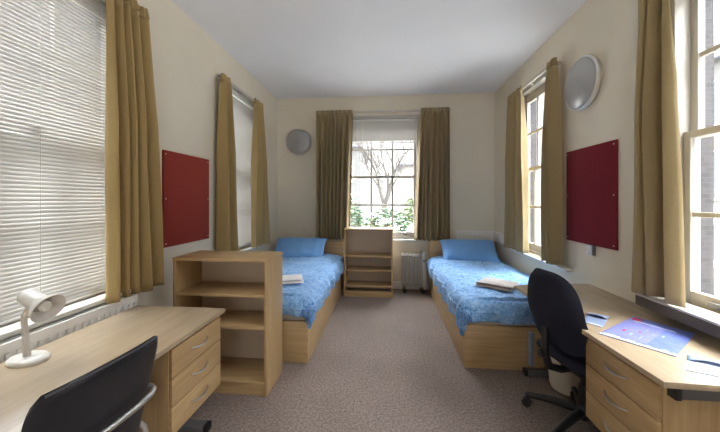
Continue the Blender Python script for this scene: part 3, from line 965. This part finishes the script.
t = thing('leaflet', 'small blue grey folded card near the chair on right desk', 'leaflet', (1.21, 1.88, .7302))
c1 = [(1.112, 1.828), (1.178, 1.756), (1.318, 1.915), (1.244, 1.975)]
part('cover', quad(MB(), c1, .003), M['papers'], t)
part('white_edge', MB().prism([(1.112, 1.828), (1.178, 1.756), (1.192, 1.772), (1.126, 1.844)], 'z', .7335, .7341), M['paperw'], t)
fl = MB()
def f(u, v):
    a = Vector((1.244, 1.975)).lerp(Vector((1.318, 1.915)), v); b = Vector((1.195, 1.925)).lerp(Vector((1.272, 1.862)), v)
    p = a.lerp(b, u); return (p.x, p.y, .7345 + .016*math.sin(PI*min(1, u*1.0)*.55)*(.4+.6*math.sin(PI*v)))
fl.grid(8, 10, f)
solid(part('raised_flap', fl, M['papers'], t), .0012)

t = thing('leaflet', 'pale blue shiny leaflet at the camera end of right desk', 'leaflet', (1.38, 1.37, .7302))
c2 = [(1.222, 1.345), (1.345, 1.475), (1.52, 1.385), (1.40, 1.262)]
part('sheet', quad(MB(), c2, .003), M['paperl'], t)
part('white_panel', MB().prism([(1.265, 1.35), (1.345, 1.435), (1.435, 1.388), (1.36, 1.30)], 'z', .7335, .734), M['paperw'], t)
fl = MB()
def f(u, v):
    a = Vector((1.345, 1.475)).lerp(Vector((1.48, 1.406)), v); b = Vector((1.30, 1.428)).lerp(Vector((1.43, 1.352)), v)
    p = a.lerp(b, u); return (p.x, p.y, .7348 + .014*math.sin(PI*u*.55)*math.sin(PI*v))
fl.grid(8, 10, f)
solid(part('raised_flap', fl, M['paperl'], t), .0012)

# ------------------------------------------------------------------ outside
GZ = -.35
struct('ground', MB().box(-30, 40, -20, 45, GZ-.1, GZ), M['paving'])
# back garden
def shrub(c, rx, ry, rz, n, mat, label, seed):
    rn = random.Random(seed)
    mb = MB()
    for k in range(n):
        th = rn.uniform(0, 2*PI); ph = math.acos(rn.uniform(-.3, 1)); rr = rn.uniform(.75, 1.05)
        p = Vector((rx*rr*math.sin(ph)*math.cos(th), ry*rr*math.sin(ph)*math.sin(th), rz*rr*math.cos(ph)))
        q = Vector(c)+Vector((0, 0, rz*.4))+p
        if q.z < GZ+.05: q.z = GZ+.05
        R = Matrix.Rotation(rn.uniform(0, 6), 3, 'Z') @ Matrix.Rotation(rn.uniform(-1, 1), 3, 'X')
        L, B = rn.uniform(.07, .13), rn.uniform(.03, .05)
        v = [mb.bm.verts.new(q + R @ Vector(x)) for x in ((-L, 0, 0), (0, B, .02), (L, 0, 0), (0, -B, .02))]
        mb.bm.faces.new(v)
    t = thing('shrub', label, 'shrub', (c[0], c[1], GZ))
    part('foliage', mb, mat, t)
    st = MB()
    for k in range(5):
        a = k*1.3
        st.tube([(c[0], c[1], GZ), (c[0]+.3*rx*math.cos(a), c[1]+.3*ry*math.sin(a), GZ+rz*.7), (c[0]+.7*rx*math.cos(a), c[1]+.7*ry*math.sin(a), GZ+rz*1.2)], [.03, .02, .008], 6)
    part('stem', st, M['bark'], t)
shrub((-1.75, 11.0, .15), .85, .8, 1.1, 1100, M['leaf'], 'dark green shrub outside the back window, leftmost', 1)
shrub((.0, 9.9, .0), .75, .6, .8, 1100, M['leaf'], 'dark green shrub outside the back window at the tree foot', 2)
shrub((1.5, 12.6, .25), .85, .8, 1.05, 1100, M['leaf2'], 'light yellow green shrub outside the back window on the right', 3)
t = thing('bare_tree', 'bare branching winter tree outside the back window', 'tree', (-.1, 12.6, GZ))
br = MB(); rn = random.Random(12)
def grow(p, d, L, r, depth):
    pts = [p]; q = p.copy(); dd = d.copy()
    for k in range(4):
        dd = (dd + Vector((rn.uniform(-.22, .22), rn.uniform(-.22, .22), rn.uniform(-.05, .12)))).normalized()
        q = q + dd*L/4; pts.append(q.copy())
    br.tube(pts, [r*(1-.12*k) for k in range(5)], 5 if depth > 1 else 7)
    if depth >= 5: return
    for k in range(3 if depth < 4 else 2):
        a = rn.uniform(0, 2*PI); tl = rn.uniform(.35, .8)
        nd = (dd + Vector((math.cos(a)*tl, math.sin(a)*tl, rn.uniform(0, .35)))).normalized()
        grow(pts[rn.choice((2, 3, 4))].copy(), nd, L*rn.uniform(.62, .82), r*.55, depth+1)
tr = MB(); tr.tube([(-.1, 12.6, GZ), (-.06, 12.6, .5), (-.12, 12.6, 1.3)], [.17, .14, .12], 10)
part('trunk', tr, M['bark'], t)
for k in range(4):
    a = k*1.6+.3
    grow(Vector((-.12, 12.6, 1.2)), Vector((math.cos(a)*.55, math.sin(a)*.4, 1)).normalized(), 1.5, .075, 1)
part('branches', br, M['bark'], t)

def house(label, x0, x1, y0, y1, h, mat, wins, axis, roof=True):
    t = thing('house', label, 'house', ((x0+x1)/2, (y0+y1)/2, GZ))
    part('walls', MB().box(x0, x1, y0, y1, GZ, h), mat, t)
    if roof: part('roof', MB().box(x0-.2, x1+.2, y0-.2, y1+.2, h, h+.25, .02), M['roof'], t)
    for (a, z, w, hh) in wins:
        if axis == 'y':
            f = part('window', MB().box(a, a+w, y0-.05, y0+.02, z, z+hh, .01), M['white'], t)
            part('pane', MB().box(a+.07, a+w-.07, y0-.06, y0-.05, z+.07, z+hh-.07), M['winfar'], f)
        elif axis == 'r':
            f = part('window', MB().box(x1-.02, x1+.05, a, a+w, z, z+hh, .01), M['white'], t)
            part('pane', MB().box(x1+.05, x1+.06, a+.07, a+w-.07, z+.07, z+hh-.07), M['winfar'], f)
        else:
            f = part('window', MB().box(x0-.05, x0+.02, a, a+w, z, z+hh, .01), M['white'], t)
            part('pane', MB().box(x0-.06, x0-.05, a+.07, a+w-.07, z+.07, z+hh-.07), M['winfar'], f)
    return t
house('pale rendered house beyond the tree outside the back window', -7.5, -1.6, 18, 24, 4.6, M['render'], [(-2.7, 2.5, .7, 1.0), (-2.7, .6, .7, 1.2), (-4.4, 2.5, .7, 1.0)], 'y')
house('distant pale brick house right of the tree outside the back window', 1.2, 7.0, 24, 30, 4.2, M['palebrick'], [(1.9, 2.0, 1.0, 1.5), (3.6, 2.0, 1.0, 1.5)], 'y')
house('added dark brick building outside the left windows, behind the blinds', -12, -8.5, -4, 9, 8.5, M['darkbrick'], [(-2.0, 1.2, 1.1, 1.8), (1.6, 1.2, 1.1, 1.8), (5.2, 1.2, 1.1, 1.8)], 'r')  # added to darken the gaps between the left blind's slats
house('bright rendered terrace across the yard outside the right windows', 13.0, 18.0, 2.0, 40, 7.0, M['render'], [(9.5, 1.4, 1.2, 2.0), (13, 1.4, 1.2, 2.0), (17, 1.4, 1.2, 2.0), (9.5, 4.4, 1.2, 1.8), (13, 4.4, 1.2, 1.8), (17, 4.4, 1.2, 1.8)], 'x')
t = thing('garden_wall', 'low grey wall on the right outside the back window', 'garden wall', (1.2, 10.0, GZ))
part('wall_face', MB().box(.95, 4.5, 10.0, 10.25, GZ, .28), M['render'], t)
part('coping', MB().box(.92, 4.55, 9.96, 10.29, .28, .34, .01), M['paving'], t)
t = thing('brick_pier', 'narrow tall brick pier outside the far right window', 'brick pier', (3.4, 7.4, GZ))
part('shaft', MB().box(3.2, 3.75, 7.3, 7.75, GZ, 5.2), M['palebrick'], t)
part('cap', MB().box(3.12, 3.83, 7.22, 7.83, 5.2, 5.35, .02), M['render'], t)
# yard on the right
t = thing('picket_railing', 'white upright railing beyond the near right window', 'railing', (6.6, 6.3, .85))
rl = MB()
for k in range(26): rl.box(6.59, 6.62, 5.3+k*.085, 5.33+k*.085, .92, 1.34)
part('pickets', rl, M['white'], t)
part('rail', MB().box(6.58, 6.63, 5.25, 7.5, 1.30, 1.36, .005), M['white'], t)
part('plinth_wall', MB().box(6.5, 6.75, 5.2, 7.55, GZ, .92), M['palebrick'], t)
single('notice_board', MB().box(6.36, 6.40, 5.7, 6.33, .42, .74, .01).box(6.38, 6.40, 5.98, 6.04, GZ, .42), M['bluesign'], 'blue board on a post beyond the near right window', 'board', (6.38, 6.0, GZ))
t = thing('planter', 'green planter box on the yard beyond the near right window', 'planter', (6.0, 6.0, GZ))
part('trough', MB().box(5.9, 6.3, 5.6, 6.4, GZ, .22, .01), M['greenbox'], t)
part('lip', MB().box(5.87, 6.33, 5.57, 6.43, .22, .25, .005), M['white'], t)

# ------------------------------------------------------------------ groups of repeats
GROUPS = dict(curtain='khaki curtains at the windows', curtain_rail='curtain rails over the windows', venetian_blind='white venetian blinds',
              pinboard='felt pinboards on the side walls', wall_lamp='round dome wall lamps', desk='beech desks', bookcase='empty beech bookcases',
              bed='beech divan beds', mattress='mattresses on the beds', duvet='mottled blue duvets', pillow='plain blue pillows',
              folded_towel='folded towels on the beds', leaflet='small leaflets on the right desk', shrub='shrubs outside the back window', house='buildings outside the windows')
for o in COL.objects:
    k = o.name.split('.')[0]
    if o.parent is None and 'category' in o and k in GROUPS: o['group'] = GROUPS[k]

# ------------------------------------------------------------------ light
world = bpy.data.worlds.new('sky'); scn.world = world; world.use_nodes = True
nt = world.node_tree
bg = nt.nodes['Background']
tc = node(nt, 'ShaderNodeTexCoord'); sx = node(nt, 'ShaderNodeSeparateXYZ')
nt.links.new(tc.outputs['Generated'], sx.inputs[0])
rp = node(nt, 'ShaderNodeValToRGB')
rp.color_ramp.elements[0].position = 0; rp.color_ramp.elements[0].color = (.045, .0445, .0435, 1)
rp.color_ramp.elements[1].position = .9; rp.color_ramp.elements[1].color = (.92, .96, 1.0, 1)
k_ = rp.color_ramp.elements.new(.30); k_.color = (.07, .0705, .072, 1)
k_ = rp.color_ramp.elements.new(.55); k_.color = (.55, .56, .58, 1)
nt.links.new(sx.outputs['Z'], rp.inputs['Fac']); nt.links.new(rp.outputs['Color'], bg.inputs['Color'])
bg.inputs['Strength'].default_value = 17.0

def portal(loc, rot, sx_, sy_):
    l = bpy.data.lights.new('daylight_portal', 'AREA'); l.shape = 'RECTANGLE'; l.size = sx_; l.size_y = sy_
    l.cycles.is_portal = True
    o = bpy.data.objects.new('daylight_portal', l); COL.objects.link(o); o.location = loc; o.rotation_euler = rot
zc, zh = (ZS+ZH)/2, ZH-ZS
for a in (NEAR, FAR):
    portal((XL-.16, sum(a)/2, zc), (0, -PI/2, 0), zh, a[1]-a[0])
    portal((XR+.16, sum(a)/2, zc), (0, PI/2, 0), zh, a[1]-a[0])
portal((sum(BACK)/2, YB+.16, zc), (-PI/2, 0, 0), BACK[1]-BACK[0], zh)
portal(((FO[0]+FO[1])/2, YF-.1, FO[2]/2), (PI/2, 0, 0), FO[1]-FO[0], FO[2])

# ------------------------------------------------------------------ camera
cam = bpy.data.cameras.new('camera'); co = bpy.data.objects.new('camera', cam); COL.objects.link(co)
cam.sensor_fit = 'HORIZONTAL'; cam.sensor_width = 36; cam.lens = 36*300/720
cam.shift_y = -16/720
cam.clip_start = .02; cam.clip_end = 200
co.location = (0, 0, 1.43); co.rotation_euler = (PI/2, 0, math.atan(27/300))
scn.camera = co

scn.view_settings.view_transform = 'Standard'; scn.view_settings.look = 'None'
scn.view_settings.gamma = 1; scn.view_settings.use_curve_mapping = False
scn.view_settings.exposure = 1.22
scn.cycles.use_denoising = True
scn.cycles.max_bounces = 10; scn.cycles.diffuse_bounces = 7; scn.cycles.transparent_max_bounces = 12
scn.cycles.sample_clamp_indirect = 6
